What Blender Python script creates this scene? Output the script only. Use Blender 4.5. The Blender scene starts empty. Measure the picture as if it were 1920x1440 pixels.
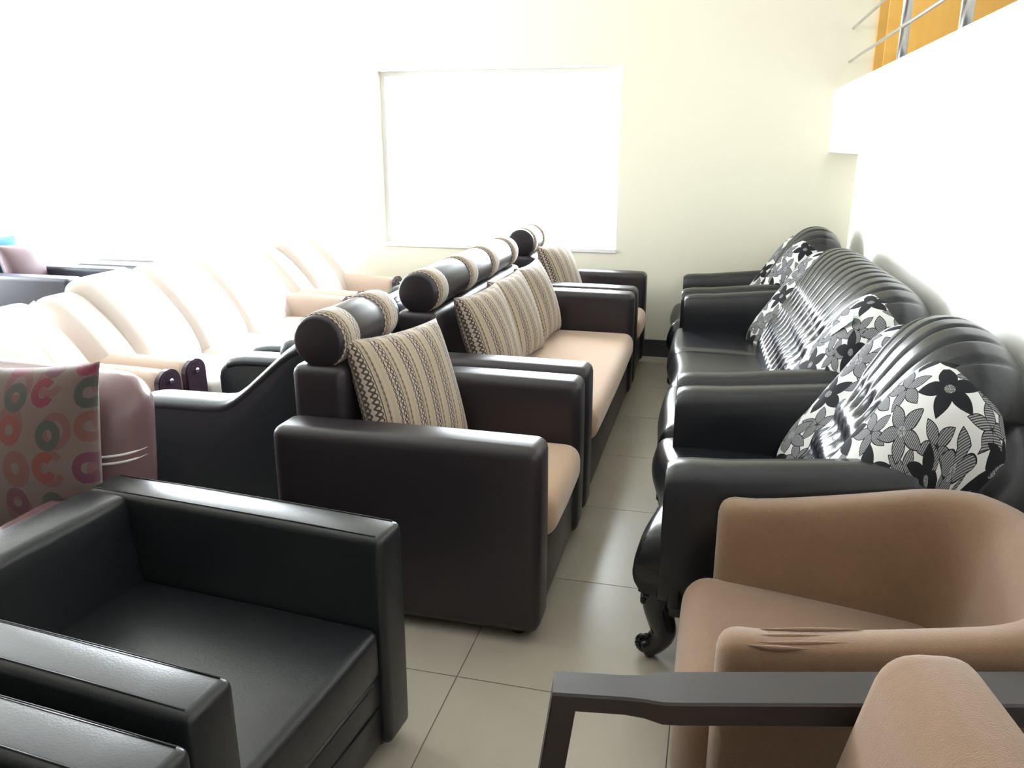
import bpy, bmesh, math, random
from mathutils import Vector, Matrix
random.seed(7)
D = bpy.data
SC = bpy.context.scene
COL = SC.collection
PI = math.pi

# ------------------------------------------------------------------ camera, world, exposure
EYE = 1.5
F_PX = 1500.0
VPX, VPY = 1357.0, 270.0                      # where the rows of sofas run to
pitch = math.atan((720 - VPY) / F_PX)
yaw = math.atan((VPX - 960) / math.hypot(F_PX, 720 - VPY))
fw = Vector((-math.sin(yaw) * math.cos(pitch), math.cos(yaw) * math.cos(pitch), -math.sin(pitch)))
cam = D.objects.new('camera', D.cameras.new('camera'))
COL.objects.link(cam)
cam.location = (0, 0, EYE)
cam.rotation_euler = fw.to_track_quat('-Z', 'Y').to_euler()
cam.data.sensor_width = 36
cam.data.lens = 36 * F_PX / 1920
cam.data.clip_start = 0.02
SC.camera = cam

SC.view_settings.view_transform = 'Standard'
SC.view_settings.look = 'None'
SC.view_settings.gamma = 1
SC.view_settings.use_curve_mapping = False
SC.view_settings.exposure = 0.0
SC.cycles.use_denoising = True
SC.cycles.max_bounces = 10
SC.cycles.diffuse_bounces = 6
SC.cycles.sample_clamp_indirect = 8

WORLD_STRENGTH = 43.0
w = D.worlds.new('overcast_sky'); SC.world = w
w.use_nodes = True
bgn = w.node_tree.nodes['Background']
bgn.inputs[0].default_value = (0.87, 0.94, 1.0, 1)
bgn.inputs[1].default_value = WORLD_STRENGTH

# room extents (metres)
XL, XR, YB, YF, ZC = -7.0, 0.85, -2.6, 5.8, 3.7
MX = 0.67                                     # face of the mezzanine parapet
MXR = 1.82                                    # right wall of the mezzanine
WINS = [(-2.5, -0.70, 0.76, 2.01), (-5.9, -3.62, 0.72, 2.9)]   # openings in the back wall
LWIN = (3.3, 5.4, 0.45, 3.0)                 # glazed shop front in the left wall (y0,y1,z0,z1)

def portal(name, loc, rot, sx, sy):
    l = D.lights.new(name, 'AREA'); l.shape = 'RECTANGLE'; l.size = sx; l.size_y = sy
    l.cycles.is_portal = True
    o = D.objects.new(name, l); COL.objects.link(o); o.location = loc; o.rotation_euler = rot
for (x0, x1, z0, z1) in WINS:
    portal('window_daylight', ((x0 + x1) / 2, YF + .2, (z0 + z1) / 2), (-PI / 2, 0, 0), x1 - x0, z1 - z0)
portal('shopfront_daylight', (XL - .2, (LWIN[0] + LWIN[1]) / 2, (LWIN[2] + LWIN[3]) / 2), (0, -PI / 2, 0), LWIN[3] - LWIN[2], LWIN[1] - LWIN[0])

# ------------------------------------------------------------------ node helpers
def new_mat(name):
    m = D.materials.new(name); m.use_nodes = True
    nt = m.node_tree
    return m, nt, nt.nodes['Principled BSDF']
class NB:
    def __init__(s, nt): s.nt = nt
    def n(s, t, **kw):
        nd = s.nt.nodes.new(t)
        for k, v in kw.items(): setattr(nd, k, v)
        return nd
    def put(s, sock, v):
        if isinstance(v, bpy.types.NodeSocket): s.nt.links.new(v, sock)
        else: sock.default_value = v
    def m(s, op, a, b=0.0, c=0.0):
        nd = s.n('ShaderNodeMath', operation=op)
        s.put(nd.inputs[0], a); s.put(nd.inputs[1], b); s.put(nd.inputs[2], c)
        return nd.outputs[0]
    def mix(s, f, a, b):
        nd = s.n('ShaderNodeMix', data_type='RGBA')
        s.put(nd.inputs[0], f); s.put(nd.inputs[6], a); s.put(nd.inputs[7], b)
        return nd.outputs[2]
    def sep(s, v):
        nd = s.n('ShaderNodeSeparateXYZ'); s.put(nd.inputs[0], v); return nd.outputs
    def noise(s, vec, scale, detail=2.0, rough=.5):
        nd = s.n('ShaderNodeTexNoise'); s.put(nd.inputs['Vector'], vec)
        nd.inputs['Scale'].default_value = scale; nd.inputs['Detail'].default_value = detail
        nd.inputs['Roughness'].default_value = rough
        return nd.outputs['Fac']
    def bump(s, h, strength, dist=.01):
        nd = s.n('ShaderNodeBump'); nd.inputs['Strength'].default_value = strength
        nd.inputs['Distance'].default_value = dist; s.put(nd.inputs['Height'], h); return nd.outputs[0]
    def obj(s): return s.n('ShaderNodeTexCoord').outputs['Object']
    def uv(s): return s.n('ShaderNodeTexCoord').outputs['UV']

def c4(c): return (c[0], c[1], c[2], 1)
def leather(name, col, rough=.36, bump=.18, vary=.03, spec=.5, coat=0.0):
    m, nt, p = new_mat(name); b = NB(nt); o = b.obj()
    n1 = b.noise(o, 5, 3); n2 = b.noise(o, 230, 2, .6)
    dark = c4([x * (1 - vary) for x in col]); lite = c4([min(1, x * (1 + vary)) for x in col])
    b.put(p.inputs['Base Color'], b.mix(n1, dark, lite))
    b.put(p.inputs['Roughness'], rough)
    p.inputs['Specular IOR Level'].default_value = spec
    p.inputs['Coat Weight'].default_value = coat
    b.put(p.inputs['Normal'], b.bump(n2, bump * .6, .0025))
    return m
def fabric(name, col, bump=.35, vary=.22, sheen=.3, scale=420):
    m, nt, p = new_mat(name); b = NB(nt); o = b.obj()
    n1 = b.noise(o, 9, 4, .6); n2 = b.noise(o, scale, 2, .7); n3 = b.noise(o, 70, 3, .6)
    dark = c4([x * (1 - vary) for x in col]); lite = c4([min(1, x * (1 + vary)) for x in col])
    f = b.m('ADD', b.m('MULTIPLY', n1, .45), b.m('ADD', b.m('MULTIPLY', n2, .35), b.m('MULTIPLY', n3, .25)))
    b.put(p.inputs['Base Color'], b.mix(f, dark, lite))
    p.inputs['Roughness'].default_value = .92
    p.inputs['Specular IOR Level'].default_value = .2
    p.inputs['Sheen Weight'].default_value = sheen
    b.put(p.inputs['Normal'], b.bump(n2, bump, .003))
    return m
def plain(name, col, rough=.5, metal=0.0, spec=.5, coat=0.0, grain=.04):
    m, nt, p = new_mat(name); b = NB(nt); o = b.obj()
    n = b.noise(o, 14, 3)
    b.put(p.inputs['Base Color'], b.mix(n, c4([x * (1 - grain) for x in col]), c4([min(1, x * (1 + grain)) for x in col])))
    p.inputs['Roughness'].default_value = rough; p.inputs['Metallic'].default_value = metal
    p.inputs['Specular IOR Level'].default_value = spec; p.inputs['Coat Weight'].default_value = coat
    return m
def plaster(name, col):
    m, nt, p = new_mat(name); b = NB(nt); o = b.obj()
    n = b.noise(o, 1.3, 4); n2 = b.noise(o, 60, 3)
    b.put(p.inputs['Base Color'], b.mix(n, c4([x * .985 for x in col]), c4(col)))
    p.inputs['Roughness'].default_value = .85
    b.put(p.inputs['Normal'], b.bump(n2, .05, .004))
    return m
def wood(name, c1, c2, rough=.4, scale=(2, 22, 22)):
    m, nt, p = new_mat(name); b = NB(nt)
    mp = b.n('ShaderNodeMapping'); b.put(mp.inputs[0], b.obj()); mp.inputs['Scale'].default_value = scale
    n = b.noise(mp.outputs[0], 2.0, 5, .6)
    b.put(p.inputs['Base Color'], b.mix(n, c4(c1), c4(c2)))
    p.inputs['Roughness'].default_value = rough
    b.put(p.inputs['Normal'], b.bump(n, .08, .003))
    return m
def tile_mat(name):
    m, nt, p = new_mat(name); b = NB(nt)
    geo = b.n('ShaderNodeNewGeometry'); o = geo.outputs['Position']
    rnd = b.n('ShaderNodeObjectInfo').outputs['Random']
    n1 = b.noise(o, 3.0, 5, .6); n2 = b.noise(o, 140, 2, .7)
    f = b.m('ADD', b.m('MULTIPLY', n1, .5), b.m('ADD', b.m('MULTIPLY', n2, .3), b.m('MULTIPLY', rnd, .2)))
    b.put(p.inputs['Base Color'], b.mix(f, (.37, .33, .265, 1), (.50, .455, .375, 1)))
    b.put(p.inputs['Roughness'], b.m('MULTIPLY_ADD', n1, .1, .2))
    p.inputs['Specular IOR Level'].default_value = .5
    return m
def stripe_mat(name):
    # woven stripes with chain rows; u runs across the stripes in metres, v along them
    m, nt, p = new_mat(name); b = NB(nt)
    s = b.sep(b.uv()); u, v = s[0], s[1]
    per = .086
    t = b.m('FRACT', b.m('DIVIDE', b.m('ADD', u, 5.0), per))
    wave = b.m('SINE', b.m('MULTIPLY', v, 2 * PI / .021))
    def chain(c, hw, hole):
        a = b.m('ABSOLUTE', b.m('SUBTRACT', t, c))
        width = b.m('MULTIPLY_ADD', wave, hw * .38, hw)
        on = b.m('LESS_THAN', a, width)
        hw2 = b.m('MULTIPLY_ADD', wave, hole, hole * .1)
        off = b.m('LESS_THAN', a, hw2)
        return b.m('MULTIPLY', on, b.m('SUBTRACT', 1.0, off))
    def line(c, hw):
        return b.m('LESS_THAN', b.m('ABSOLUTE', b.m('SUBTRACT', t, c)), hw)
    dark = b.m('MAXIMUM', chain(.16, .045, .018), b.m('MAXIMUM', chain(.36, .075, .045), b.m('MAXIMUM', line(.5, .018), b.m('MULTIPLY', chain(.68, .03, .0), .8))))
    r = b.n('ShaderNodeValToRGB'); r.color_ramp.interpolation = 'CONSTANT'
    els = r.color_ramp.elements
    els[0].position = 0; els[0].color = (.47, .39, .30, 1)
    els[1].position = .08; els[1].color = (.52, .43, .37, 1)
    for ps, cc in ((.27, (.55, .47, .41, 1)), (.44, (.50, .42, .34, 1)), (.56, (.44, .36, .26, 1)), (.74, (.51, .41, .34, 1)), (.86, (.46, .38, .28, 1))):
        e = els.new(ps); e.color = cc
    b.put(r.inputs[0], t)
    n = b.noise(b.uv(), 900, 2, .7)
    base = b.mix(b.m('MULTIPLY', n, .35), r.outputs[0], (.30, .23, .16, 1))
    col = b.mix(b.m('MULTIPLY', dark, .92), base, (.055, .03, .022, 1))
    b.put(p.inputs['Base Color'], col)
    p.inputs['Roughness'].default_value = .9; p.inputs['Sheen Weight'].default_value = .25
    p.inputs['Specular IOR Level'].default_value = .2
    b.put(p.inputs['Normal'], b.bump(b.m('ADD', n, dark), .3, .003))
    return m
def floral_mat(name):
    # five-petalled flowers, black ones and hatched outlined ones, on off-white cloth
    m, nt, p = new_mat(name); b = NB(nt)
    uv = b.uv()
    SCL = 6.6
    def layer(offset, seed, scl, rad, petals=5.0, amp=.52):
        mp = b.n('ShaderNodeMapping'); b.put(mp.inputs[0], uv)
        mp.inputs['Location'].default_value = offset; mp.inputs['Scale'].default_value = (scl, scl, scl)
        vo = b.n('ShaderNodeTexVoronoi', voronoi_dimensions='2D', feature='F1')
        b.put(vo.inputs['Vector'], mp.outputs[0]); vo.inputs['Scale'].default_value = 1.0
        vo.inputs['Randomness'].default_value = .3
        d = b.n('ShaderNodeVectorMath', operation='SUBTRACT')
        b.put(d.inputs[0], mp.outputs[0]); b.put(d.inputs[1], vo.outputs['Position'])
        s = b.sep(d.outputs[0])
        r = b.m('SQRT', b.m('ADD', b.m('MULTIPLY', s[0], s[0]), b.m('MULTIPLY', s[1], s[1])))
        th = b.m('ARCTAN2', s[1], s[0])
        cs = b.sep(vo.outputs['Color'])
        ph = b.m('MULTIPLY_ADD', cs[0], 6.28, seed)
        a = b.m('ABSOLUTE', b.m('COSINE', b.m('ADD', b.m('MULTIPLY', th, petals / 2), ph)))
        # pointed petals: half-width grows then shrinks with r
        rr = b.m('DIVIDE', r, rad)
        wid = b.m('MULTIPLY', b.m('SINE', b.m('MULTIPLY', b.m('MINIMUM', rr, 1.0), PI)), amp)
        ang = b.m('ARCCOSINE', b.m('MINIMUM', a, 1.0))            # 0 on a petal axis
        lat = b.m('MULTIPLY', b.m('MULTIPLY', ang, 2 / petals), b.m('MULTIPLY', rr, 1.75))
        lim = b.m('MULTIPLY', wid, .92)
        inside = b.m('MULTIPLY', b.m('LESS_THAN', lat, lim), b.m('LESS_THAN', rr, 1.0))
        core = b.m('MULTIPLY', b.m('LESS_THAN', lat, b.m('SUBTRACT', lim, .075)), b.m('LESS_THAN', rr, .97))
        return inside, core, r, cs
    mp_h = b.sep(uv)
    hat = b.m('GREATER_THAN', b.m('FRACT', b.m('MULTIPLY', b.m('ADD', mp_h[0], b.m('MULTIPLY', mp_h[1], .35)), 170)), .45)
    hatch_col = b.mix(hat, (.035, .035, .04, 1), (.30, .30, .31, 1))
    cloth = (.66, .65, .64, 1); ink = (.012, .012, .015, 1)
    i1, c1, r1, s1 = layer((0, 0, 0), .4, SCL, .54)
    i2, c2, r2, s2 = layer((3.47, 1.53, 0), 1.7, SCL, .46)
    col = b.mix(i2, cloth, ink)
    col = b.mix(c2, col, hatch_col)
    blk = b.m('GREATER_THAN', s1[1], .28)
    body = b.mix(blk, hatch_col, ink)
    col = b.mix(i1, col, ink)
    col = b.mix(c1, col, body)
    n = b.noise(uv, 500, 2, .8)
    spark = b.m('MULTIPLY', b.m('LESS_THAN', r1, .085), b.m('GREATER_THAN', n, .53))
    col = b.mix(spark, col, (.55, .55, .56, 1))
    b.put(p.inputs['Base Color'], col)
    p.inputs['Roughness'].default_value = .8; p.inputs['Specular IOR Level'].default_value = .25
    b.put(p.inputs['Normal'], b.bump(n, .15, .003))
    return m
def ring_mat(name):
    # rings and open rings in reds and greys on beige linen
    m, nt, p = new_mat(name); b = NB(nt)
    uv = b.uv()
    def layer(off, scl, R, W, rnd):
        mp = b.n('ShaderNodeMapping'); b.put(mp.inputs[0], uv)
        mp.inputs['Location'].default_value = off; mp.inputs['Scale'].default_value = (scl, scl, scl)
        vo = b.n('ShaderNodeTexVoronoi', voronoi_dimensions='2D', feature='F1')
        b.put(vo.inputs['Vector'], mp.outputs[0]); vo.inputs['Scale'].default_value = 1
        vo.inputs['Randomness'].default_value = rnd
        d = b.n('ShaderNodeVectorMath', operation='SUBTRACT')
        b.put(d.inputs[0], mp.outputs[0]); b.put(d.inputs[1], vo.outputs['Position'])
        s = b.sep(d.outputs[0])
        sx = b.m('MULTIPLY', s[0], 1.25)
        r = b.m('SQRT', b.m('ADD', b.m('MULTIPLY', sx, sx), b.m('MULTIPLY', s[1], s[1])))
        ring = b.m('LESS_THAN', b.m('ABSOLUTE', b.m('SUBTRACT', r, R)), W)
        cs = b.sep(vo.outputs['Color'])
        th = b.m('ARCTAN2', s[1], sx)
        gap = b.m('MULTIPLY', b.m('LESS_THAN', b.m('ABSOLUTE', b.m('SUBTRACT', th, .1)), .6), b.m('GREATER_THAN', cs[2], .5))
        return b.m('MULTIPLY', ring, b.m('SUBTRACT', 1.0, gap)), cs
    s = b.sep(uv)
    n = b.noise(uv, 14, 3)
    base = b.mix(n, (.115, .092, .073, 1), (.125, .068, .062, 1))
    g1, c1 = layer((0, 0, 0), 9.5, .29, .13, .3)
    g2, c2 = layer((.5, .37, 0), 8.0, .33, .10, .3)
    r = b.n('ShaderNodeValToRGB'); r.color_ramp.interpolation = 'CONSTANT'
    els = r.color_ramp.elements
    els[0].position = 0; els[0].color = (.13, .014, .028, 1)
    els[1].position = .3; els[1].color = (.15, .03, .025, 1)
    for ps, cc in ((.5, (.085, .02, .04, 1)), (.66, (.045, .045, .04, 1)), (.84, (.12, .045, .035, 1))):
        e = els.new(ps); e.color = cc
    b.put(r.inputs[0], c1[0])
    col = b.mix(b.m('MULTIPLY', g2, .6), base, (.12, .025, .03, 1))
    col = b.mix(g1, col, r.outputs[0])
    b.put(p.inputs['Base Color'], col)
    p.inputs['Roughness'].default_value = .9; p.inputs['Sheen Weight'].default_value = .3
    b.put(p.inputs['Normal'], b.bump(b.noise(uv, 700, 2), .3, .003))
    return m
def glass_mat(name):
    m, nt, p = new_mat(name); b = NB(nt)
    nt.nodes.remove(p)
    tr = b.n('ShaderNodeBsdfTransparent'); gl = b.n('ShaderNodeBsdfGlossy'); gl.inputs['Roughness'].default_value = .02
    fr = b.n('ShaderNodeFresnel'); fr.inputs[0].default_value = 1.3
    mx = b.n('ShaderNodeMixShader'); b.put(mx.inputs[0], fr.outputs[0]); b.put(mx.inputs[1], tr.outputs[0]); b.put(mx.inputs[2], gl.outputs[0])
    b.put(nt.nodes['Material Output'].inputs[0], mx.outputs[0])
    return m

M = dict(
    cream=plaster('cream_plaster', (.86, .83, .69)),
    white=plaster('white_plaster', (.88, .87, .83)),
    umber=plaster('umber_plaster', (.10, .085, .075)),  # for the unseen front wall, kept dark to cut bounce onto camera-facing sides
    skirting=plain('dark_skirting_tile', (.05, .052, .058), .3),
    grout=plain('grout', (.20, .18, .15), .9),
    tile=tile_mat('porcelain_tile'),
    orange=wood('orange_door_wood', (.62, .33, .06), (.72, .42, .10), .45, (14, 14, 1.5)),
    steel=plain('brushed_steel', (.62, .62, .64), .28, 1.0),
    alu=plain('white_window_frame', (.85, .85, .85), .4),
    glass=glass_mat('window_glass'),
    brown=leather('dark_brown_leatherette', (.020, .0155, .019), .38, .14),
    slate=leather('slate_leatherette', (.022, .023, .036), .5),
    black=leather('black_leather', (.013, .014, .016), .33, .22),
    rblack=leather('glossy_black_leather', (.014, .015, .018), .27, .10),
    charcoal=leather('charcoal_leather', (.022, .029, .036), .38),
    beige=leather('beige_leather', (.66, .59, .545), .34, .06, .04),
    tanleather=leather('tan_leather', (.58, .45, .37), .4, .06, .05),
    mauve=leather('mauve_leather', (.17, .098, .105), .27, .06, .08),
    pink=leather('dusty_pink_leather', (.15, .10, .115), .5, .05),
    teal=fabric('teal_cloth', (.045, .15, .19)),
    tan=fabric('tan_suede', (.205, .122, .072), .5, .3),
    seat_tan=fabric('tan_seat_cloth', (.46, .30, .19), .2, .12, .5),
    stripe=stripe_mat('striped_chain_weave'),
    floral=floral_mat('floral_print'),
    ring=ring_mat('ring_print'),
    darkwood=wood('dark_wood', (.020, .016, .016), (.035, .028, .027), .42),
    plumwood=wood('plum_lacquered_wood', (.045, .028, .045), (.07, .045, .065), .16),
    blackwood=plain('black_lacquer', (.010, .010, .012), .14, 0, .5, .4),
    foot=plain('black_plastic_foot', (.012, .012, .012), .5),
    cream_piping=plain('cream_piping', (.75, .70, .68), .4),
    stud=plain('polished_stud', (.85, .85, .88), .15, 1.0),
    paper=plain('white_paper', (.88, .88, .88), .7),
    green=plain('green_card', (.30, .52, .44), .6),
)

# ------------------------------------------------------------------ mesh helpers
def link(name, me, mat, parent=None, smooth=True):
    me.materials.append(M[mat] if isinstance(mat, str) else mat)
    if smooth: me.polygons.foreach_set('use_smooth', [True] * len(me.polygons))
    o = D.objects.new(name, me); COL.objects.link(o)
    if parent is not None: o.parent = parent
    return o
def bm_link(name, bm, mat, parent=None, smooth=True):
    bmesh.ops.recalc_face_normals(bm, faces=bm.faces)
    me = D.meshes.new(name); bm.to_mesh(me); bm.free()
    return link(name, me, mat, parent, smooth)
def thing(name, label, cat, loc, rotz=0.0, group=None):
    o = D.objects.new(name, None); COL.objects.link(o); o.empty_display_size = .1
    o.location = loc; o.rotation_euler = (0, 0, rotz)
    o['label'] = label; o['category'] = cat
    if group: o['group'] = group
    return o
def tag(o, label, cat, group=None):
    o['label'] = label; o['category'] = cat
    if group: o['group'] = group
    return o
def structure(o): o['kind'] = 'structure'; return o
def sharp_by_angle(o, deg=40):
    me = o.data
    bm = bmesh.new(); bm.from_mesh(me)
    for e in bm.edges:
        if len(e.link_faces) == 2 and e.calc_face_angle(0) > math.radians(deg): e.smooth = False
    bm.to_mesh(me); bm.free()
def box(name, x0, x1, y0, y1, z0, z1, mat, parent=None, r=0.0, seg=3, puff=0.0, shape=None):
    """box with rounded edges; puff crowns the faces a little; shape(v) moves vertices"""
    bm = bmesh.new(); bmesh.ops.create_cube(bm, size=1)
    cx, cy, cz = (x0 + x1) / 2, (y0 + y1) / 2, (z0 + z1) / 2
    sx, sy, sz = x1 - x0, y1 - y0, z1 - z0
    for v in bm.verts: v.co = Vector((cx + v.co.x * sx, cy + v.co.y * sy, cz + v.co.z * sz))
    if r > 0: bmesh.ops.bevel(bm, geom=list(bm.edges), offset=r, segments=seg, profile=.5, affect='EDGES')
    if puff or shape:
        bmesh.ops.triangulate(bm, faces=[f for f in bm.faces if len(f.verts) > 4])
        big = [e for e in bm.edges if e.calc_length() > .09]
        for _ in range(3):
            big = [e for e in bm.edges if e.calc_length() > .09]
            if big: bmesh.ops.subdivide_edges(bm, edges=big, cuts=1, use_grid_fill=True)
        if puff:
            for v in bm.verts:
                a = [(v.co.x - cx) / sx * 2, (v.co.y - cy) / sy * 2, (v.co.z - cz) / sz * 2]
                k = [max(0, 1 - t * t) for t in a]
                if abs(a[2]) > .6: v.co.z += puff * math.copysign(1, a[2]) * k[0] * k[1]
                if abs(a[0]) > .6: v.co.x += puff * .5 * math.copysign(1, a[0]) * k[1] * k[2]
                if abs(a[1]) > .6: v.co.y += puff * .5 * math.copysign(1, a[1]) * k[0] * k[2]
        if shape:
            for v in bm.verts: shape(v.co)
    o = bm_link(name, bm, mat, parent, r > 0)
    return o
def loft(name, rings, mat, parent=None, closed=True, caps=True, uvs=None, smooth=True):
    """rings: list of equal-length lists of points; uv in metres unless given"""
    n = len(rings[0]); m = len(rings)
    verts = [tuple(p) for r in rings for p in r]
    faces = []; fuv = []
    if uvs is None:
        mid = [Vector(p) for p in rings[m // 2]]
        arc = [0]
        for i in range(n): arc.append(arc[-1] + (mid[(i + 1) % n] - mid[i]).length)
        st = [0]
        k = n // 3
        for j in range(m - 1): st.append(st[-1] + (Vector(rings[j + 1][k]) - Vector(rings[j][k])).length)
    else: st, arc = uvs
    lim = n if closed else n - 1
    for j in range(m - 1):
        for i in range(lim):
            i2 = (i + 1) % n
            faces.append((j * n + i, j * n + i2, (j + 1) * n + i2, (j + 1) * n + i))
            fuv.append(((st[j], arc[i]), (st[j], arc[i + 1]), (st[j + 1], arc[i + 1]), (st[j + 1], arc[i])))
    if caps and closed:
        for j, flip in ((0, True), (m - 1, False)):
            f = [j * n + i for i in range(n)]
            faces.append(tuple(reversed(f)) if flip else tuple(f))
            fuv.append(tuple((st[j], 0) for _ in f))
    me = D.meshes.new(name); me.from_pydata(verts, [], faces)
    ul = me.uv_layers.new(name='UVMap')
    k = 0
    for poly, q in zip(me.polygons, fuv):
        for li, uvv in zip(poly.loop_indices, q): ul.data[li].uv = uvv
    bm = bmesh.new(); bm.from_mesh(me); bmesh.ops.recalc_face_normals(bm, faces=bm.faces); bm.to_mesh(me); bm.free()
    return link(name, me, mat, parent, smooth)
def tube(name, pts, rad, mat, parent=None, seg=10):
    pts = [Vector(p) for p in pts]
    rad = rad if isinstance(rad, (list, tuple)) else [rad] * len(pts)
    rings = []
    up = Vector((0, 0, 1))
    d0 = (pts[1] - pts[0]).normalized()
    ref = up if abs(d0.z) < .9 else Vector((0, 1, 0))
    for i, p in enumerate(pts):
        d = (pts[min(i + 1, len(pts) - 1)] - pts[max(i - 1, 0)]).normalized()
        a = d.cross(ref).normalized(); c = a.cross(d).normalized()
        rings.append([p + (a * math.cos(t) + c * math.sin(t)) * rad[i] for t in [2 * PI * k / seg for k in range(seg)]])
    return loft(name, rings, mat, parent)
def prism(name, poly, y0, y1, mat, parent=None, r=.0, seg=3):
    """XZ polygon extruded along y with rounded edges"""
    bm = bmesh.new()
    a = [bm.verts.new((x, y0, z)) for x, z in poly]
    f = bm.faces.new(a)
    ex = bmesh.ops.extrude_face_region(bm, geom=[f])
    for v in ex['geom']:
        if isinstance(v, bmesh.types.BMVert): v.co.y = y1
    bmesh.ops.recalc_face_normals(bm, faces=bm.faces)
    if r:
        ed = [e for e in bm.edges if e.calc_face_angle(0) > .6]
        bmesh.ops.bevel(bm, geom=ed, offset=r, segments=seg, profile=.5, affect='EDGES', clamp_overlap=True)
    o = bm_link(name, bm, mat, parent, True)
    sharp_by_angle(o, 50)
    return o
def spline(pts, n):
    """Catmull-Rom through pts, n samples in all"""
    P = [Vector(p) for p in pts]
    out = []
    segs = len(P) - 1
    for k in range(n):
        t = k / (n - 1) * segs
        i = min(int(t), segs - 1); f = t - i
        p0 = P[max(i - 1, 0)]; p1 = P[i]; p2 = P[i + 1]; p3 = P[min(i + 2, segs)]
        out.append(.5 * ((2 * p1) + (p2 - p0) * f + (2 * p0 - 5 * p1 + 4 * p2 - p3) * f * f + (3 * p1 - p0 - 3 * p2 + p3) * f ** 3))
    return out
def pillow(name, label, cat, mat, centre, wdir, hdir, wd, ht, th, group=None, n=26, seed=0):
    """stuffed square cushion: local x across, y up, z out"""
    rnd = random.Random(seed)
    ph = [rnd.uniform(0, 6) for _ in range(4)]
    verts = []; uv = []
    idx = {}
    faces = []; fuv = []
    def P(i, j, side):
        u = -1 + 2 * i / n; v = -1 + 2 * j / n
        edge = i in (0, n) or j in (0, n)
        key = (i, j, 0 if edge else side)
        if key in idx: return idx[key]
        x = u * (1 - .07 * (1 - v * v) * abs(u)) * wd / 2
        y = v * (1 - .07 * (1 - u * u) * abs(v)) * ht / 2
        t = 0 if edge else th / 2 * ((1 - u ** 2) * (1 - v ** 2)) ** .42
        t *= 1 + .06 * math.sin(3 * u + ph[0]) * math.sin(2.6 * v + ph[1])
        idx[key] = len(verts); verts.append((x, y, side * t)); return idx[key]
    def U(i, j): return ((i / n) * wd, (j / n) * ht)
    for side in (1, -1):
        for i in range(n):
            for j in range(n):
                q = [(i, j), (i + 1, j), (i + 1, j + 1), (i, j + 1)]
                if side < 0: q.reverse()
                faces.append(tuple(P(a, b, side) for a, b in q)); fuv.append([U(a, b) for a, b in q])
    me = D.meshes.new(name); me.from_pydata(verts, [], faces)
    ul = me.uv_layers.new(name='UVMap')
    for poly, q in zip(me.polygons, fuv):
        for li, t in zip(poly.loop_indices, q): ul.data[li].uv = t
    o = link(name, me, mat)
    wv = Vector(wdir).normalized(); hv = Vector(hdir); hv = (hv - wv * hv.dot(wv)).normalized(); nv = wv.cross(hv)
    mt = Matrix((wv, hv, nv)).transposed().to_4x4(); mt.translation = Vector(centre)
    o.matrix_world = mt
    tag(o, label, cat, group)
    # piped seam
    return o

# ------------------------------------------------------------------ the setting
def plain_box(name, x0, x1, y0, y1, z0, z1, mat, parent=None):
    return box(name, x0, x1, y0, y1, z0, z1, mat, parent)
def multi_box(name, boxes, mat, parent=None):
    bm = bmesh.new()
    for (x0, x1, y0, y1, z0, z1) in boxes:
        r = bmesh.ops.create_cube(bm, size=1)
        for v in r['verts']:
            v.co = Vector(((x0 + x1) / 2 + v.co.x * (x1 - x0), (y0 + y1) / 2 + v.co.y * (y1 - y0), (z0 + z1) / 2 + v.co.z * (z1 - z0)))
    return bm_link(name, bm, mat, parent, False)

floor = structure(plain_box('floor', XL, XR, YB, YF, -.12, -.003, 'grout'))
TP = .62
tile_me = None
ix0 = math.floor((XL + .03) / TP); iy0 = math.floor((YB - 1.905) / TP)
for i in range(ix0, 3):
    for j in range(iy0, 8):
        x0 = max(-.03 + i * TP + .0018, XL); x1 = min(-.03 + (i + 1) * TP - .0018, XR)
        y0 = max(1.905 + j * TP + .0018, YB); y1 = min(1.905 + (j + 1) * TP - .0018, YF)
        if x1 - x0 < .02 or y1 - y0 < .02: continue
        full = abs(x1 - x0 - TP + .0036) < 1e-4 and abs(y1 - y0 - TP + .0036) < 1e-4
        if full and tile_me is not None:
            o = D.objects.new('tile', tile_me); COL.objects.link(o); o.parent = floor
        else:
            hx, hy = (x1 - x0) / 2, (y1 - y0) / 2
            o = box('tile', -hx, hx, -hy, hy, -.012, 0, 'tile', floor)
            if full: tile_me = o.data
        o.location = ((x0 + x1) / 2, (y0 + y1) / 2, 0)

T = .22
# back wall with two openings, running on behind the mezzanine
bx = []
xs = [XL - T]
a2, a1 = WINS[1], WINS[0]
bx.append((XL - T, a2[0], YF, YF + T, 0, ZC))
bx.append((a2[0], a2[1], YF, YF + T, 0, a2[2])); bx.append((a2[0], a2[1], YF, YF + T, a2[3], ZC))
bx.append((a2[1], a1[0], YF, YF + T, 0, ZC))
bx.append((a1[0], a1[1], YF, YF + T, 0, a1[2])); bx.append((a1[0], a1[1], YF, YF + T, a1[3], ZC))
bx.append((a1[1], MXR + T, YF, YF + T, 0, ZC))
structure(multi_box('wall_back', bx, 'cream'))
y0, y1, z0, z1 = LWIN
structure(multi_box('wall_left', [(XL - T, XL, YB, y0, 0, ZC), (XL - T, XL, y1, YF, 0, ZC), (XL - T, XL, y0, y1, 0, z0), (XL - T, XL, y0, y1, z1, ZC)], 'cream'))
structure(plain_box('wall_right', XR, XR + T, YB, YF, 0, 1.45, 'white'))
structure(plain_box('wall_front', XL - T, MXR + T, YB - T, YB, 0, ZC, 'umber'))
structure(plain_box('ceiling', XL - T, MXR + T, YB - T, YF + T, ZC, ZC + .2, 'white'))
structure(multi_box('wall_mezzanine', [(MX, MX + .14, YB, YF, 1.45, 1.835), (MX + .14, MXR + T, YB, YF, 1.45, 1.56), (MXR, MXR + T, YB, YF, 1.56, ZC)], 'white'))
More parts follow.
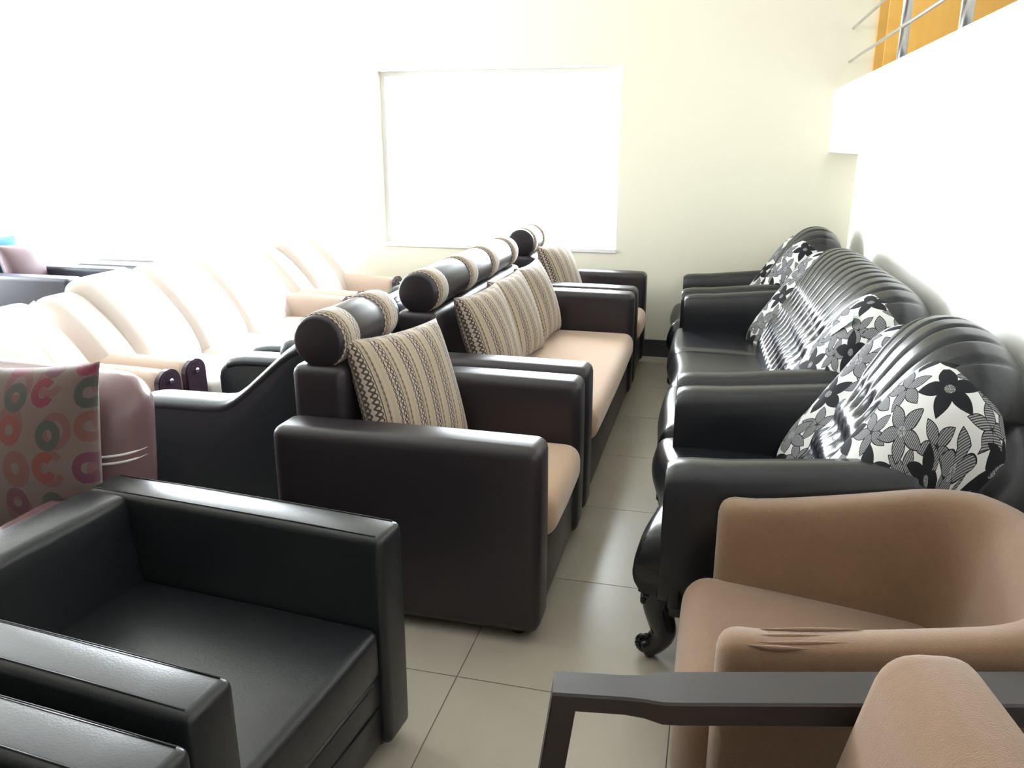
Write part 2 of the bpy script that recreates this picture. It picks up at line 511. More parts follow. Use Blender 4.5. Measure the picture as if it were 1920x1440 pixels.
structure(plain_box('baseboard_back', XL, XR, YF - .018, YF, 0, .125, 'skirting'))
structure(plain_box('baseboard_right', XR - .018, XR, YB, YF - .018, 0, .125, 'skirting'))

def window(n, x0, x1, z0, z1, parts):
    y = YF + .09
    f = .035
    fr = structure(multi_box('window_%d' % n, [(x0, x0 + f, y, y + .05, z0, z1), (x1 - f, x1, y, y + .05, z0, z1), (x0 + f, x1 - f, y, y + .05, z0, z0 + f), (x0 + f, x1 - f, y, y + .05, z1 - f, z1)], 'alu'))
    k = (x1 - x0 - 2 * f) / parts
    for i in range(parts):
        plain_box('pane', x0 + f + k * i, x0 + f + k * (i + 1) - .001, y + .02, y + .026, z0 + f, z1 - f, 'glass', fr)
    plain_box('window_sill', x0, x1, YF - .01, YF + .09, z0 - .012, z0 + .012, 'alu', fr)
    return fr
window(1, *WINS[0], 2)
window(2, *WINS[1], 2)
y0, y1, z0, z1 = LWIN
fr = structure(multi_box('window_3', [(XL - .14, XL - .08, y0, y0 + .05, z0, z1), (XL - .14, XL - .08, y1 - .05, y1, z0, z1), (XL - .14, XL - .08, y0 + .05, y1 - .05, z0, z0 + .05), (XL - .14, XL - .08, y0 + .05, y1 - .05, z1 - .05, z1)], 'alu'))
for i in range(4):
    k = (y1 - y0 - .1) / 4
    plain_box('pane', XL - .112, XL - .106, y0 + .05 + k * i, y0 + .05 + k * (i + 1) - .001, z0 + .05, z1 - .05, 'glass', fr)

# mezzanine: door and steel railing
dx0, dx1 = .925, 1.765
door = structure(multi_box('door_1', [(dx0 - .05, dx0, YF - .03, YF, 1.56, 3.62), (dx1, dx1 + .05, YF - .03, YF, 1.56, 3.62), (dx0 - .05, dx1 + .05, YF - .03, YF, 3.62, 3.67)], 'orange'))
leaf = box('door_leaf', dx0, dx1, YF - .04, YF - .004, 1.565, 3.615, 'orange', door, .004, 1)
for zz in (1.75, 2.72):
    box('door_panel', dx0 + .12, dx1 - .12, YF - .05, YF - .035, zz, zz + .78, 'orange', door, .006, 1)
tube('door_handle', [(dx0 + .07, YF - .09, 2.58), (dx0 + .2, YF - .09, 2.58)], .009, 'steel', door)
rail = thing('balcony_railing', 'steel railing with thin horizontal rods on top of the white parapet', 'railing', (.75, YF, 1.835))
def RL(p): return (p[0] - .75, p[1] - YF, p[2] - 1.835)
for yy in (4.2, 3.17, 2.14, 1.11):
    tube('post', [RL((.75, yy, 1.835)), RL((.75, yy, 2.78))], .021, 'steel', rail, 12)
    tube('post_flange', [RL((.75, yy, 1.8352)), RL((.75, yy, 1.847))], .05, 'steel', rail, 14)
for zz in (2.0, 2.195, 2.39, 2.585):
    tube('rod', [RL((.735, YF - .002, zz)), RL((.735, YB + .3, zz))], .008, 'steel', rail, 8)
tube('handrail', [RL((.75, YF - .002, 2.8)), RL((.75, YB + .3, 2.8))], .026, 'steel', rail, 12)

# ------------------------------------------------------------------ row of brown sofas with striped cushions
def feet(t, x0, x1, w2, h, mat='foot', r=.025):
    for sx in (x0, x1):
        for sy in (-w2, w2):
            tube('foot', [(sx, sy, 0), (sx, sy, h)], [r * .85, r], mat, t, 10)
def brown_sofa(label, y0, y1, bands, seats, group):
    wd = y1 - y0; h = wd / 2; aw = .155
    t = thing('brown_sofa' if seats > 1 else 'brown_armchair', label, 'sofa' if seats > 1 else 'armchair', (-1.32, (y0 + y1) / 2, 0), 0, group)
    for s in (-1, 1):
        a, b_ = sorted((s * h, s * (h - aw)))
        arm = box('arm', 0, .87, a, b_, .035, .652, 'brown', t, .036, 4, .006)
    box('base', .03, .852, -h + aw - .004, h - aw + .004, .04, .285, 'brown', t, .012, 2)
    box('backrest', 0, .185, -h + aw + .002, h - aw - .002, .2, .81, 'brown', t, .03, 3, .006)
    # seat cushions
    sw = (wd - 2 * aw) / 1
    box('seat_cushion', .17, .885, -h + aw + .004, h - aw - .004, .28, .43, 'seat_tan', t, .055, 5, .012)
    # head roll with striped sleeves
    ry0, ry1 = -h + aw + .02, h - aw - .02
    cx, cz, R = .095, .888, .088
    def ringpts(y, r, n=28): return [(cx + r * math.cos(2 * PI * k / n), y, cz + r * math.sin(2 * PI * k / n)) for k in range(n)]
    roll = loft('head_roll', [ringpts(ry0, R * .86), ringpts(ry0 + .004, R * .95), ringpts(ry0 + .014, R), ringpts(ry1 - .014, R), ringpts(ry1 - .004, R * .95), ringpts(ry1, R * .86)], 'brown', t)
    sharp_by_angle(roll, 50)
    for (f0, f1) in bands:
        ya, yb = ry0 + (ry1 - ry0) * f0, ry0 + (ry1 - ry0) * f1
        loft('striped_sleeve', [ringpts(ya, R - .003), ringpts(ya + .004, R + .004), ringpts((ya + yb) / 2, R + .006), ringpts(yb - .004, R + .004), ringpts(yb, R - .003)], 'stripe', roll)
    feet(t, .08, .79, h - .08, .04)
    return t
brown_sofa('nearest dark brown boxy armchair with a striped head roll and tan seat', 2.1, 2.95, [(.03, .27), (.69, .93)], 1, 'brown boxy sofas in the middle row')
brown_sofa('long dark brown boxy sofa with three striped cushions and tan seat', 3.0, 4.83, [(.02, .11), (.33, .42), (.60, .69), (.89, .98)], 3, 'brown boxy sofas in the middle row')
brown_sofa('farthest dark brown boxy armchair against the cream back wall', 4.87, 5.64, [(.1, .3), (.7, .93)], 1, 'brown boxy sofas in the middle row')

PG = 'striped cushions on the brown sofas'
pillow('striped_cushion', 'large striped chain-pattern cushion on the nearest brown armchair', 'cushion', 'stripe', (-1.005, 2.52, .655), (.30, 1, -.04), (-.32, .12, 1), .51, .48, .18, PG, seed=1)
for k, (yy, tilt) in enumerate(((3.49, .04), (3.945, .0), (4.40, -.03))):
    pillow('striped_cushion', ['striped cushion on the long brown sofa, closest to the nearest armchair', 'middle striped cushion of the three on the long brown sofa', 'striped cushion on the long brown sofa, beside its far arm'][k], 'cushion', 'stripe',
           (-.985 + .012 * k, yy, .645), (.16 - .05 * k, 1, 0), (-.36, tilt, 1), .44, .45, .17, PG, seed=2 + k)
pillow('striped_cushion', 'striped cushion on the farthest brown armchair by the wall', 'cushion', 'stripe', (-.985, 5.24, .655), (.25, 1, 0), (-.40, 0, 1), .43, .46, .16, PG, seed=8)

# ------------------------------------------------------------------ charcoal sofas back to back with the brown row
def swoop_sofa(label, y0, y1, name):
    wd = y1 - y0; h = wd / 2; aw = .15
    t = thing(name, label, name.split('_')[1], (-1.345, (y0 + y1) / 2, 0), PI, 'charcoal sofas with swooping arms')
    pr = [(0, .05), (0, .80)] + [(p.x, p.z) for p in spline([(.03, 0, .825), (.10, 0, .785), (.20, 0, .70), (.29, 0, .625), (.37, 0, .585), (.5, 0, .578), (.68, 0, .575), (.76, 0, .555), (.80, 0, .50), (.80, 0, .4)], 22)] + [(.785, .05)]
    for s in (-1, 1):
        a, b_ = sorted((s * h, s * (h - aw)))
        prism('arm', pr, a, b_, 'charcoal', t, .022, 3)
        # padded top following the curve
        pts = spline([(.03, 0, .815), (.10, 0, .775), (.20, 0, .69), (.29, 0, .615), (.37, 0, .572), (.5, 0, .565), (.68, 0, .562), (.75, 0, .545)], 20)
        rings = []
        ym = (a + b_) / 2
        for p in pts:
            rings.append([(p.x + .5 * .022 * math.sin(q) * .3, ym + (aw / 2 + .008) * math.cos(q), p.z + .03 * math.sin(q)) for q in [2 * PI * k / 14 for k in range(14)]])
        loft('arm_pad', rings, 'charcoal', t)
    box('base', .02, .77, -h + aw, h - aw, .05, .28, 'charcoal', t, .015, 2)
    box('backrest', .0, .22, -h + aw, h - aw, .24, .80, 'charcoal', t, .05, 4, .01)
    n = 3 if wd > 1.2 else 1
    k = (wd - 2 * aw) / n
    for i in range(n):
        box('seat_cushion', .2, .80, -h + aw + k * i + .003, -h + aw + k * (i + 1) - .003, .27, .42, 'charcoal', t, .045, 4, .012)
    feet(t, .07, .72, h - .07, .055)
    return t
swoop_sofa('charcoal leather armchair with a swooping arm, back to back with the nearest brown armchair', 2.43, 3.2, 'charcoal_armchair')
swoop_sofa('long charcoal sofa with swooping arms behind the long brown sofa', 3.26, 5.1, 'charcoal_sofa')

# ------------------------------------------------------------------ beige sofas
def beige_sofa(label, y0, y1, seats):
    wd = y1 - y0; h = wd / 2; aw = .16
    t = thing('beige_sofa' if seats > 1 else 'beige_armchair', label, 'sofa' if seats > 1 else 'armchair', (-3.13, (y0 + y1) / 2, 0), 0, 'beige leather sofas on the left')
    for s in (-1, 1):
        ym = s * (h - aw / 2)
        rings = []
        for x, k in ((.22, .8), (.23, .95), (.27, 1), (.45, 1), (.65, 1), (.78, .99), (.82, .95)):
            zt = .558 - .012 * abs(x - .5) * 2
            ring = []
            for q in range(20):
                a = 2 * PI * q / 20
                cxx = math.copysign(abs(math.cos(a)) ** .7, math.cos(a)); szz = math.copysign(abs(math.sin(a)) ** .6, math.sin(a))
                ring.append((x, ym + cxx * aw / 2 * k, .31 + szz * (zt - .31) * (k if szz > 0 else 1)))
            rings.append(ring)
        loft('arm', rings, 'tanleather', t)
        # lacquered board on the arm front with rounded head
        pl = []
        for q in range(15):
            a = PI * q / 14
            pl.append((ym - math.cos(a) * (aw / 2 - .006), .50 + math.sin(a) * .055))
        prof = [(ym - aw / 2 + .006, .06)] + pl + [(ym + aw / 2 - .006, .06)]
        bm = bmesh.new()
        vs = [bm.verts.new((.818, y, z)) for y, z in prof]
        f = bm.faces.new(vs)
        ex = bmesh.ops.extrude_face_region(bm, geom=[f])
        for v in ex['geom']:
            if isinstance(v, bmesh.types.BMVert): v.co.x = .852
        bmesh.ops.recalc_face_normals(bm, faces=bm.faces)
        bmesh.ops.bevel(bm, geom=[e for e in bm.edges if e.calc_face_angle(0) > 1], offset=.007, segments=2, affect='EDGES')
        brd = bm_link('arm_front', bm, 'plumwood', t, True); sharp_by_angle(brd, 40)
        tube('stud', [(.852, ym, .505), (.858, ym, .505), (.863, ym, .505)], [.012, .011, .004], 'stud', brd, 12)
    box('base', .04, .80, -h + .02, h - .02, .06, .29, 'beige', t, .015, 2)
    n = seats; k = (wd - 2 * aw) / n
    for i in range(n):
        box('seat_cushion', .3, .83, -h + aw + k * i + .002, -h + aw + k * (i + 1) - .002, .28, .425, 'beige', t, .05, 4, .014)
    # backrest segments: two low wings and tall middle cushions
    prof = spline([(.47, 0, .36), (.475, 0, .45), (.43, 0, .56), (.36, 0, .66), (.27, 0, .76), (.17, 0, .845), (.09, 0, .87), (.02, 0, .83), (.0, 0, .70), (.0, 0, .4), (.1, 0, .26), (.4, 0, .28)], 46)
    def seg(name, ya, yb, kz, kx=1.0, off=0.0):
        rings = []
        N = 14
        for j in range(N + 1):
            f = j / N
            e = 1 - abs(2 * f - 1) ** 6
            k_ = .90 + .10 * e ** .5
            y = ya + (yb - ya) * f
            rings.append([(.2 + (p.x + off - .2) * k_ * kx, y, .3 + (p.z - .3) * kz * k_) for p in prof])
        loft(name, rings, 'beige', t)
    seg('back_wing', -h + .03, -h + .24, .90, .96)
    seg('back_wing', h - .24, h - .03, .90, .96)
    n2 = 3 if seats > 1 else 1
    kk = (wd - .44) / n2
    for i in range(n2):
        seg('back_cushion', -h + .22 + kk * i, -h + .22 + kk * (i + 1), 1.0, 1.0, .01)
    feet(t, .08, .78, h - .08, .07, 'plumwood', .03)
    return t
beige_sofa('nearest beige leather armchair with dark lacquered arm fronts, at the left edge', 2.12, 2.975, 1)
beige_sofa('long beige leather sofa washed out by the window light', 3.0, 4.80, 3)
beige_sofa('farthest beige leather armchair in the corner below the back wall', 4.84, 5.64, 1)
tg = box('paper_tag', -.05, .05, -.035, .035, -.0015, .0015, 'paper'); tg.matrix_world = Matrix.Translation((-2.845, 2.83, .800)) @ Matrix.Rotation(math.radians(44), 4, 'Y') @ Matrix.Rotation(.35, 4, 'Z')
tag(tg, 'blank white paper tag lying on the nearest beige armchair back', 'tag')

# ------------------------------------------------------------------ slate sofas far left
def slate_sofa(label, loc, rz, wd, dp, back, group, ah=.58):
    h = wd / 2; aw = .16
    t = thing('slate_armchair', label, 'armchair', loc, rz, group)
    for s in (-1, 1):
        a, b_ = sorted((s * h, s * (h - aw)))
        box('arm', 0, dp, a, b_, .05, ah, 'slate', t, .03, 3)
    box('base', .03, dp - .02, -h + aw, h - aw, .05, .27, 'slate', t, .012, 2)
    box('backrest', 0, .2, -h + aw, h - aw, .2, back, 'slate', t, .05, 4, .01)
    box('seat_cushion', .18, dp, -h + aw + .003, h - aw - .003, .26, .42, 'slate', t, .045, 4, .01)
    feet(t, .07, dp - .08, h - .08, .055)
    return t
slate_sofa('slate blue boxy armchair at the far left edge with pink and teal cushions', (-5.55, 5.02, 0), 0, .64, 1.1, .60, 'slate armchairs in the far left corner')
pillow('pink_cushion', 'dusty pink rounded cushion on the slate armchair at far left', 'cushion', 'pink', (-5.16, 5.05, .60), (.15, 1, 0), (-.3, 0, 1), .34, .36, .2, None, 20, 11)
pillow('teal_cushion', 'teal cloth cushion behind the pink one at the left edge', 'cushion', 'teal', (-5.33, 5.03, .645), (.1, 1, 0), (-.2, 0, 1), .34, .38, .1, None, 20, 12)
t = thing('slate_bench', 'low slate padded bench under the left window behind the beige sofas', 'bench', (-4.68, 5.55, 0))
box('seat_pad', -.33, .33, -.16, .16, .40, .575, 'slate', t, .03, 3, .006)
box('frame', -.31, .31, -.145, .145, .30, .40, 'darkwood', t, .006, 1)
for sx in (-.28, .28):
    for sy in (-.115, .115): box('leg', sx - .022, sx + .022, sy - .022, sy + .022, 0, .30, 'darkwood', t, .004, 1)

# ------------------------------------------------------------------ mauve armchair with ring-print cushion
t = thing('mauve_armchair', 'mauve leather armchair with cream piping at the left edge', 'armchair', (-2.10, 2.08, 0), -PI / 2)
hw = .44
def lean(c):
    c.x -= max(0, c.z - .3) * .14
bk = box('backrest', .05, .28, -hw, hw, .2, .825, 'mauve', t, .11, 7, .012, lean)
for s in (-1, 1):
    a, b_ = sorted((s * hw, s * (hw - .15)))
    box('arm', .2, .62, a, b_, .06, .535, 'mauve', t, .05, 4, .006)
box('base', .06, .6, -hw + .02, hw - .02, .06, .26, 'mauve', t, .02, 2)
box('seat_cushion', .25, .64, -hw + .152, hw - .152, .25, .42, 'mauve', t, .05, 4, .012)
for zz in (.585, .607):
    dx = -(zz - .3) * .14
    pts = [(.281 + dx, hw - .16, zz - .006), (.2815 + dx, hw - .12, zz - .002)]
    for q in range(9):
        a = PI / 2 * q / 8
        pts.append((.17 + dx + .1115 * math.cos(a), hw - .11 + .1115 * math.sin(a), zz))
    pts.append((.165 + dx, hw + .0015, zz))
    tube('piping', pts, .0045, 'cream_piping', bk, 6)
feet(t, .1, .55, hw - .08, .07)
pillow('ring_print_cushion', 'cushion printed with red and grey rings on the mauve armchair', 'cushion', 'ring', (-1.925, 1.755, .645), (1, .06, .05), (0, .22, 1), .56, .52, .17, None, 26, 5)

# ------------------------------------------------------------------ black tub-box armchairs, lower left
def black_box_chair(label, loc, rz):
    t = thing('black_armchair', label, 'armchair', loc, rz, 'black boxy armchairs in the lower left')
    h, dp, aw = .375, .885, .115
    for s in (-1, 1):
        a, b_ = sorted((s * h, s * (h - aw)))
        def sl(c):
            pass
        arm = box('arm', 0.0, dp, a, b_, .04, .62, 'black', t, .02, 4, .005)
        for yy in (a + .014, b_ - .014):
            tube('stitching', [(.02, yy, .6205), (dp * .35, yy, .6232), (dp * .7, yy, .6232), (dp - .02, yy, .6205)], .0016, 'black', arm, 5)
    box('backrest', .0, .14, -h + aw - .01, h - aw + .01, .2, .62, 'black', t, .022, 4, .008, lambda c: setattr(c, 'x', c.x + (.10 * (.62 - c.z) if c.x > .07 else 0)))
    box('seat_cushion', .13, dp - .012, -h + aw + .002, h - aw - .002, .25, .385, 'black', t, .022, 4, .014)
    box('base', .02, dp - .02, -h + aw - .002, h - aw + .002, .05, .245, 'black', t, .01, 2)
    tube('base_piping', [(dp - .019, -h + aw + .01, .165), (dp - .019, h - aw - .01, .165)], .004, 'black', t, 6)
    feet(t, .07, dp - .07, h - .06, .045)
    return t
black_box_chair('black leather box armchair in the lower left with an empty seat in view', (-1.612, 1.365, 0), math.radians(-5.2))
black_box_chair('black leather armchair at the bottom left corner with only one arm in view', (-1.635, .560, 0), math.radians(-4.5))

# ------------------------------------------------------------------ classic black sofas with floral wings along the right wall
def classic_sofa(label, y0, y1, seats, pleats, xb, rz):
    wd = y1 - y0; h = wd / 2; aw = .175
    t = thing('classic_sofa' if seats > 1 else 'classic_armchair', label, 'sofa' if seats > 1 else 'armchair', (xb, (y0 + y1) / 2, 0), PI + math.radians(rz), 'classic black sofas along the right wall')
    # arms: plump, rising towards the back
    for s in (-1, 1):
        ym = s * (h - aw / 2)
        rings = []
        xs_ = [.26, .30, .40, .52, .64, .76, .86, .905, .925, .932]
        for x in xs_:
            zt = .645 + .05 * max(0, (.8 - x)) / .5
            k = 1.0
            if x > .86: k = math.sqrt(max(0, 1 - ((x - .86) / .0735) ** 2)) * .35 + .65
            ring = []
            for q in range(24):
                a = 2 * PI * q / 24
                cy = math.copysign(abs(math.cos(a)) ** .55, math.cos(a)); sz = math.copysign(abs(math.sin(a)) ** .75, math.sin(a))
                zc = .47
                ring.append((x, ym + cy * aw / 2 * (.86 + .14 * k), zc + sz * ((zt - zc) * (.55 + .45 * k) if sz > 0 else .27)))
            rings.append(ring)
        arm = loft('arm', rings, 'rblack', t)
        box('arm_post', .86, .905, ym - aw / 2 + .012, ym + aw / 2 - .012, .20, .56, 'rblack', arm, .015, 3)
        tube('arm_piping', [(.922, ym - aw / 2 + .02, z) for z in (.40, .46, .52, .57)] + [(.926, ym - aw / 2 + .035, .605), (.926, ym, .62), (.926, ym + aw / 2 - .035, .605)] + [(.922, ym + aw / 2 - .02, z) for z in (.57, .52, .46, .40)], .006, 'rblack', arm, 6)
    # seat with bowed front
    def xf(y):
        a = y / h
        if seats == 1: return .970 - .028 * math.cos(a * PI * 1.05)
        return .975 + .03 * abs(a) ** 3 - .015 * math.cos(a * PI * 2)
    ns = seats
    rings = []
    N = 22 * ns
    for j in range(N + 1):
        y = -h + .03 + (wd - .06) * j / N
        f = xf(y)
        e = min(1, min(j, N - j) / 3 + .0)
        e = .86 + .14 * math.sqrt(max(0, 1 - (1 - e) ** 2))
        dip = 0
        if ns > 1:
            g = (y + h) / wd * ns
            d = abs(g - round(g))
            if 0 < round(g) < ns: dip = .012 * math.exp(-(d / .03) ** 2)
        pr = spline([(.30, 0, .30), (.30, 0, .41), (.55, 0, .432), (.80, 0, .44), (f - .06, 0, .437), (f - .015, 0, .415), (f + .005, 0, .36), (f + .012, 0, .30), (f - .005, 0, .25), (f - .05, 0, .225), (.6, 0, .22), (.32, 0, .24)], 40)
        rings.append([(.5 + (p.x - .5) * (.97 + .03 * e) - dip * .5, y, .32 + (p.z - .32) * e - (dip if p.z > .36 else 0)) for p in pr])
    loft('seat_cushion', rings, 'rblack', t)
    # carved front rail
    rr = []
    NN = int(60 * wd)
    for j in range(NN + 1):
        y = -h + .05 + (wd - .1) * j / NN
        f = xf(y) - .035
        sc_ = .022 * abs(math.sin(PI * (y + h) / .115))
        rr.append([(f - .05, y, .235), (f - .004, y, .238), (f + .014, y, .228), (f + .012, y, .212), (f - .004, y, .20 - sc_), (f - .05, y, .20 - sc_)])
    loft('carved_rail', rr, 'blackwood', t)
    box('base', .04, .90, -h + .03, h - .03, .17, .24, 'rblack', t, .01, 2)
    # legs: carved scroll front legs, plain back legs
    for s in (-1, 1):
        y = s * (h - .085)
        f = xf(y)
        lg = tube('leg', spline([(f - .075, y, .235), (f - .062, y, .185), (f - .075, y, .13), (f - .085, y, .085), (f - .06, y, .045), (f - .03, y, .026)], 18), [.05 - .0012 * i if i < 8 else .0405 - .001 * (i - 8) for i in range(18)], 'blackwood', t, 14)
        # scroll toe
        sp = []
        for q in range(30):
            a = -PI * .75 + q * .27
            r_ = .034 * (1 - q / 36)
            sp.append((f - .035 + r_ * math.cos(a), y, .0445 + r_ * math.sin(a)))
        tube('scroll_toe', sp, [.0105 * (1 - q / 60) for q in range(30)], 'blackwood', lg, 8)
        pl = []
        for q in range(16):
            a = 2 * PI * q / 15
            pl.append((f - .02, y + .03 * math.cos(a), .205 + .018 * math.sin(a)))
        tube('carved_leaf', pl, .008, 'blackwood', lg, 6)
        box('leg', .05, .10, y - .025, y + .025, 0, .18, 'blackwood', t, .006, 1)
    # backrest: outer shell, printed wings, pleated and buttoned centre
    prof = spline([(.50, 0, .38), (.505, 0, .46), (.47, 0, .55), (.415, 0, .64), (.36, 0, .73), (.305, 0, .82), (.25, 0, .905), (.185, 0, .965), (.11, 0, .975), (.045, 0, .935), (.02, 0, .85), (.02, 0, .6), (.03, 0, .4), (.2, 0, .34), (.4, 0, .34)], 72)
    def arch(a): return (1 - .16 * abs(a) ** 2.2) if seats == 1 else (.95 - .10 * abs(a) ** 6)          # camel-back crown
    shell = []
    for j in range(25):
        f = -1 + 2 * j / 24
        y = f * (h - .004)
        e = math.sqrt(max(0, 1 - abs(f) ** 14)) * .12 + .88
        hh = .40 + (.87 - .40) * (1 - .26 * abs(f) ** 2.5) * e
        shell.append([(.0, y, .2), (.0, y, hh - .05), (.02, y, hh - .012), (.06, y, hh), (.11, y, hh - .02), (.16, y, hh - .08), (.26, y, hh - .30 if hh - .3 > .45 else .45), (.30, y, .3), (.30, y, .2)])
    loft('back_shell', shell, 'rblack', t)
    for s in (-1, 1):
        rings = []
        N = 26
        span = .36 if seats == 1 else .48
        for j in range(N + 1):
            f = 1 - (1 - j / N) ** 1.7                    # 0 inner .. 1 outer
            y = s * (h - .030 - span + span * f)
            if f < .30: k = 1.0
            else: k = math.sqrt(max(0, 1 - ((f - .30) / .71) ** 2.6))
            hz = .945 * (.64 + .36 * k)
            ke = .66 + .34 * k
            rings.append([(.10 + (p.x + (-.03 + .10 * min(1, f / .45)) - .10) * ke, y, .36 + (p.z - .36) * hz) for p in prof])
        last = rings[-1]                                  # round the outer end off
        cx_ = sum(p[0] for p in last) / len(last); cz_ = sum(p[2] for p in last) / len(last); yl = last[0][1]
        for kk, bulge in ((.85, .008), (.65, .012), (.4, .015), (.15, .016), (.01, .016)):
            rings.append([(cx_ + (p[0] - cx_) * kk, yl + s * bulge, cz_ + (p[2] - cz_) * kk) for p in last])
        loft('floral_wing', rings, 'floral', t)
    N = 14 * pleats
    rings = []
    L = len(prof)
    for j in range(N + 1):
        f = -1 + 2 * j / N
        e = math.sqrt(max(0, 1 - abs(f) ** 10))
        ring = []
        for i, p in enumerate(prof):
            s_ = i / L                                    # along the profile
            zr = (p.z - .38) / .6
            front = i < L * .60
            half = (h - .33 if seats == 1 else h - .42) + (.24 if seats == 1 else .33) * min(1, max(0, zr)) ** 1.25  # fans out towards the top
            y = f * half
            hz = arch(f) * (.93 + .07 * e)
            x = p.x; z = .38 + (p.z - .38) * hz
            # outward direction of the profile
            q0, q1 = prof[max(i - 1, 0)], prof[min(i + 1, L - 1)]
            tx, tz = q1.x - q0.x, q1.z - q0.z
            l = math.hypot(tx, tz) or 1
            nx, nz = tz / l, -tx / l
            d = .03 * e
            if front:
                g = (f + 1) / 2 * pleats
                dd = abs(g - round(g))                    # distance to a pleat line, in pleats
                upper = min(1, max(0, (s_ - .30) / .06)) * min(1, max(0, (.60 - s_) / .05))
                if abs(f) < .93:
                    d -= .016 * upper * math.exp(-(dd / .10) ** 2)
                    # two rows of buttons with folds between them
                    for row, off in ((.13, .5), (.21, 0), (.29, .5)):
                        go = g + off; db = abs(go - round(go)) / pleats * 2 * half
                        ds = abs(s_ - row) * 2.2
                        d -= .036 * math.exp(-(db / .022) ** 2 - (ds / .055) ** 2)
                    mid = math.exp(-((s_ - .21) / .085) ** 2)
                    d += .010 * mid * math.cos(2 * PI * g) * math.cos(PI * (s_ - .21) / .08)
            k = .55 + .45 * e if abs(f) > .9 else 1
            ring.append((.14 + (x - .14) * (.88 + .12 * e) + nx * d, y, z + nz * d))
        rings.append(ring)
    loft('tufted_back', rings, 'rblack', t)
    return t
classic_sofa('nearest black tufted armchair with floral wings beside the tan tub chair', 2.08, 2.99, 1, 7, .832, .8)
classic_sofa('long black tufted sofa with floral wings along the right wall', 3.02, 4.95, 3, 15, .795, 1.6)
classic_sofa('farthest black tufted armchair with floral wings in the right corner', 4.99, 5.745, 1, 6, .735, 1.6)
t = thing('price_tag', 'white price tag with a green end on the long black sofa back', 'tag', (-.4, 3.32, 1.9))
cd = box('card', -.06, .06, -.024, .024, 0, .002, 'paper', t)
gr = box('green_end', .035, .0605, -.0245, .0245, -.0005, .0026, 'green', t)
nv = Vector((-.83, -.12, .55)).normalized(); xv = Vector((.08, -.09, .10)); xv = (xv - nv * xv.dot(nv)).normalized()
mt = Matrix((xv, nv.cross(xv), nv)).transposed().to_4x4(); p0 = Vector((.487, 3.20, .842))
bpy.context.view_layer.update()
hit, hp, *_ = SC.ray_cast(bpy.context.evaluated_depsgraph_get(), p0 + nv * .4, -nv, distance=.6)   # rest it on the leather
mt.translation = (hp if hit else p0) + nv * .004
t.matrix_world = mt

# ------------------------------------------------------------------ tan suede tub chair
def tub_chair(label, loc, rz):
    t = thing('tub_chair', label, 'armchair', loc, rz)
    h, dp, R = .36, .80, .19
    th = .105
    # U path from the left arm front round the back to the right arm front (centre line)
    path = []
    a0 = h - th / 2
    xf = .70
    xs_ = [xf, xf - .004, xf - .012, xf - .025, xf - .04] + [xf - .04 - (xf - .04 - R - .05) * k / 8 for k in range(1, 9)]
    for x in xs_: path.append((x, a0, 0, 1))
    for k in range(1, 12):
        a = PI / 2 * k / 11
        path.append((.05 + R - R * math.sin(a), a0 - R + R * math.cos(a), -math.sin(a), math.cos(a)))
    for k in range(1, 8): path.append((.05, (a0 - R) - 2 * (a0 - R) * k / 7, -1, 0))
    for k in range(1, 12):
        a = PI / 2 * k / 11
        path.append((.05 + R - R * math.cos(a), -(a0 - R) - R * math.sin(a), -math.cos(a), -math.sin(a)))
    for x in reversed(xs_[:-1]): path.append((x, -a0, 0, -1))
    rings = []
    n = len(path)
    for i, (x, y, nx, ny) in enumerate(path):
        e = min(i, n - 1 - i)
        cut = (.036, .022, .010, .003)[e] if e < 4 else 0.0
        s = 1.0
        zt = .605 + .095 * min(1, max(0, (.62 - x) / .5)) ** 1.2
        ring = []
        for q in range(24):
            a = 2 * PI * q / 24
            c = math.copysign(abs(math.cos(a)) ** .45, math.cos(a)); z_ = math.copysign(abs(math.sin(a)) ** .35, math.sin(a))
            zb = .12
            zz = (zt - cut + zb) / 2 + z_ * (zt - cut - zb) / 2
            wdt = (th / 2 - cut) * (1.0 + .35 * (1 - (zz - zb) / (zt - zb)) * (1 if c < 0 else .0))
            lean = -.06 * (1 - (zz - zb) / (zt - zb))
            ring.append((x + nx * (c * wdt + lean), y + ny * (c * wdt + lean), zz))
        rings.append(ring)
    loft('shell', rings, 'tan', t)
    def slope(c):
        if c.z > .25: c.z -= .10 * (dp - c.x)
    box('seat_cushion', .12, dp - .025, -h + .082, h - .082, .13, .425, 'tan', t, .075, 7, .012, slope)
    # gathered creases on the head of the arm nearest the wooden chair
    def ztop(x): return .605 + .095 * min(1, max(0, (.62 - x) / .5)) ** 1.2
    for k, (xa, xb, yo) in enumerate(((.44, .62, -.024), (.50, .645, -.006), (.47, .63, .014), (.54, .65, .03))):
        tube('crease', [(x, a0 + yo + .004 * math.sin(9 * x + k), ztop(x) - .0015) for x in [xa + (xb - xa) * q / 6 for q in range(7)]], [.0005, .0025, .0042, .0048, .0042, .0025, .0005], 'tan', t, 8)
    for sx in (.12, .66):
        for sy in (-.27, .27): tube('leg', [(sx, sy, 0), (sx, sy, .14)], [.018, .026], 'darkwood', t, 10)
    return t
tub_chair('tan suede tub chair in front of the nearest black tufted armchair', (.755, 1.70, 0), PI)

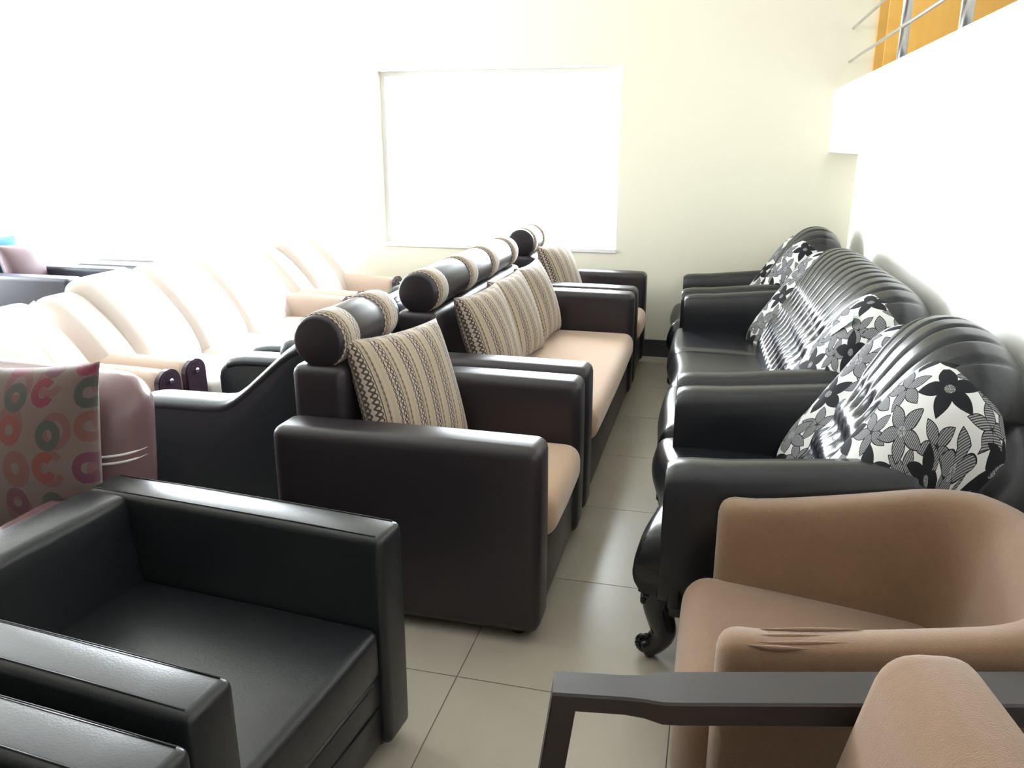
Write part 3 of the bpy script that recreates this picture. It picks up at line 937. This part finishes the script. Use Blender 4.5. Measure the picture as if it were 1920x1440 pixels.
# ------------------------------------------------------------------ chair with dark wooden arms and a tan back
t = thing('wooden_armchair', 'chair with dark wooden arms and a tan suede back, at the bottom right', 'armchair', (.490, .938, 0), PI + math.radians(8.5))
# local x runs forward, y = -.33 is the far arm in view
for s in (-1, 1):
    ym = s * .33
    arm = D.objects.new('tmp', None)
    outl = []
    # plan outline of the arm board: narrow head, broad middle
    N = 30
    rings = []
    for k in range(N + 1):
        x = -.26 + (.93) * k / N
        wide = 1 / (1 + math.exp((x - .505) / .009))
        hw_ = .033 + .0115 * wide
        tt = .036 + .010 * wide
        zt = .605 + .075 * max(0, (.52 - x))
        if x < -.02: hw_ *= 1
        c = .004
        rings.append([(x, ym - hw_, zt - c), (x, ym - hw_ + c, zt), (x, ym + hw_ - c, zt), (x, ym + hw_, zt - c), (x, ym + hw_, zt - tt + c), (x, ym + hw_ - c, zt - tt), (x, ym - hw_ + c, zt - tt), (x, ym - hw_, zt - tt + c)])
    D.objects.remove(arm)
    o = loft('arm', rings, 'darkwood', t); sharp_by_angle(o, 25)
    def leg(name, xa, xb, za, zb, wx, wy):
        bm = bmesh.new(); bmesh.ops.create_cube(bm, size=1)
        for v in bm.verts:
            top = v.co.z > 0
            v.co = Vector(((xb if top else xa) + v.co.x * wx, ym + v.co.y * wy, zb if top else za))
        bmesh.ops.bevel(bm, geom=list(bm.edges), offset=.004, segments=2, affect='EDGES')
        lo = bm_link(name, bm, 'darkwood', t, True); sharp_by_angle(lo, 30)
    leg('leg', .725, .648, 0, .60, .044, .06)
    leg('leg', -.27, -.22, 0, .635, .05, .05)
    box('side_rail', -.22, .68, ym - .014, ym + .014, .24, .29, 'darkwood', t, .004, 1)
box('front_rail', .64, .668, -.316, .316, .24, .29, 'darkwood', t, .004, 1)
box('rear_rail', -.245, -.217, -.316, .316, .24, .29, 'darkwood', t, .004, 1)
box('seat_cushion', .03, .67, -.29, .29, .292, .42, 'tan', t, .045, 5, .01)
box('backrest', .09, .24, -.285, .285, .40, .755, 'tan', t, .055, 6, .012, lambda c: setattr(c, 'x', c.x - (c.z - .4) * .22))
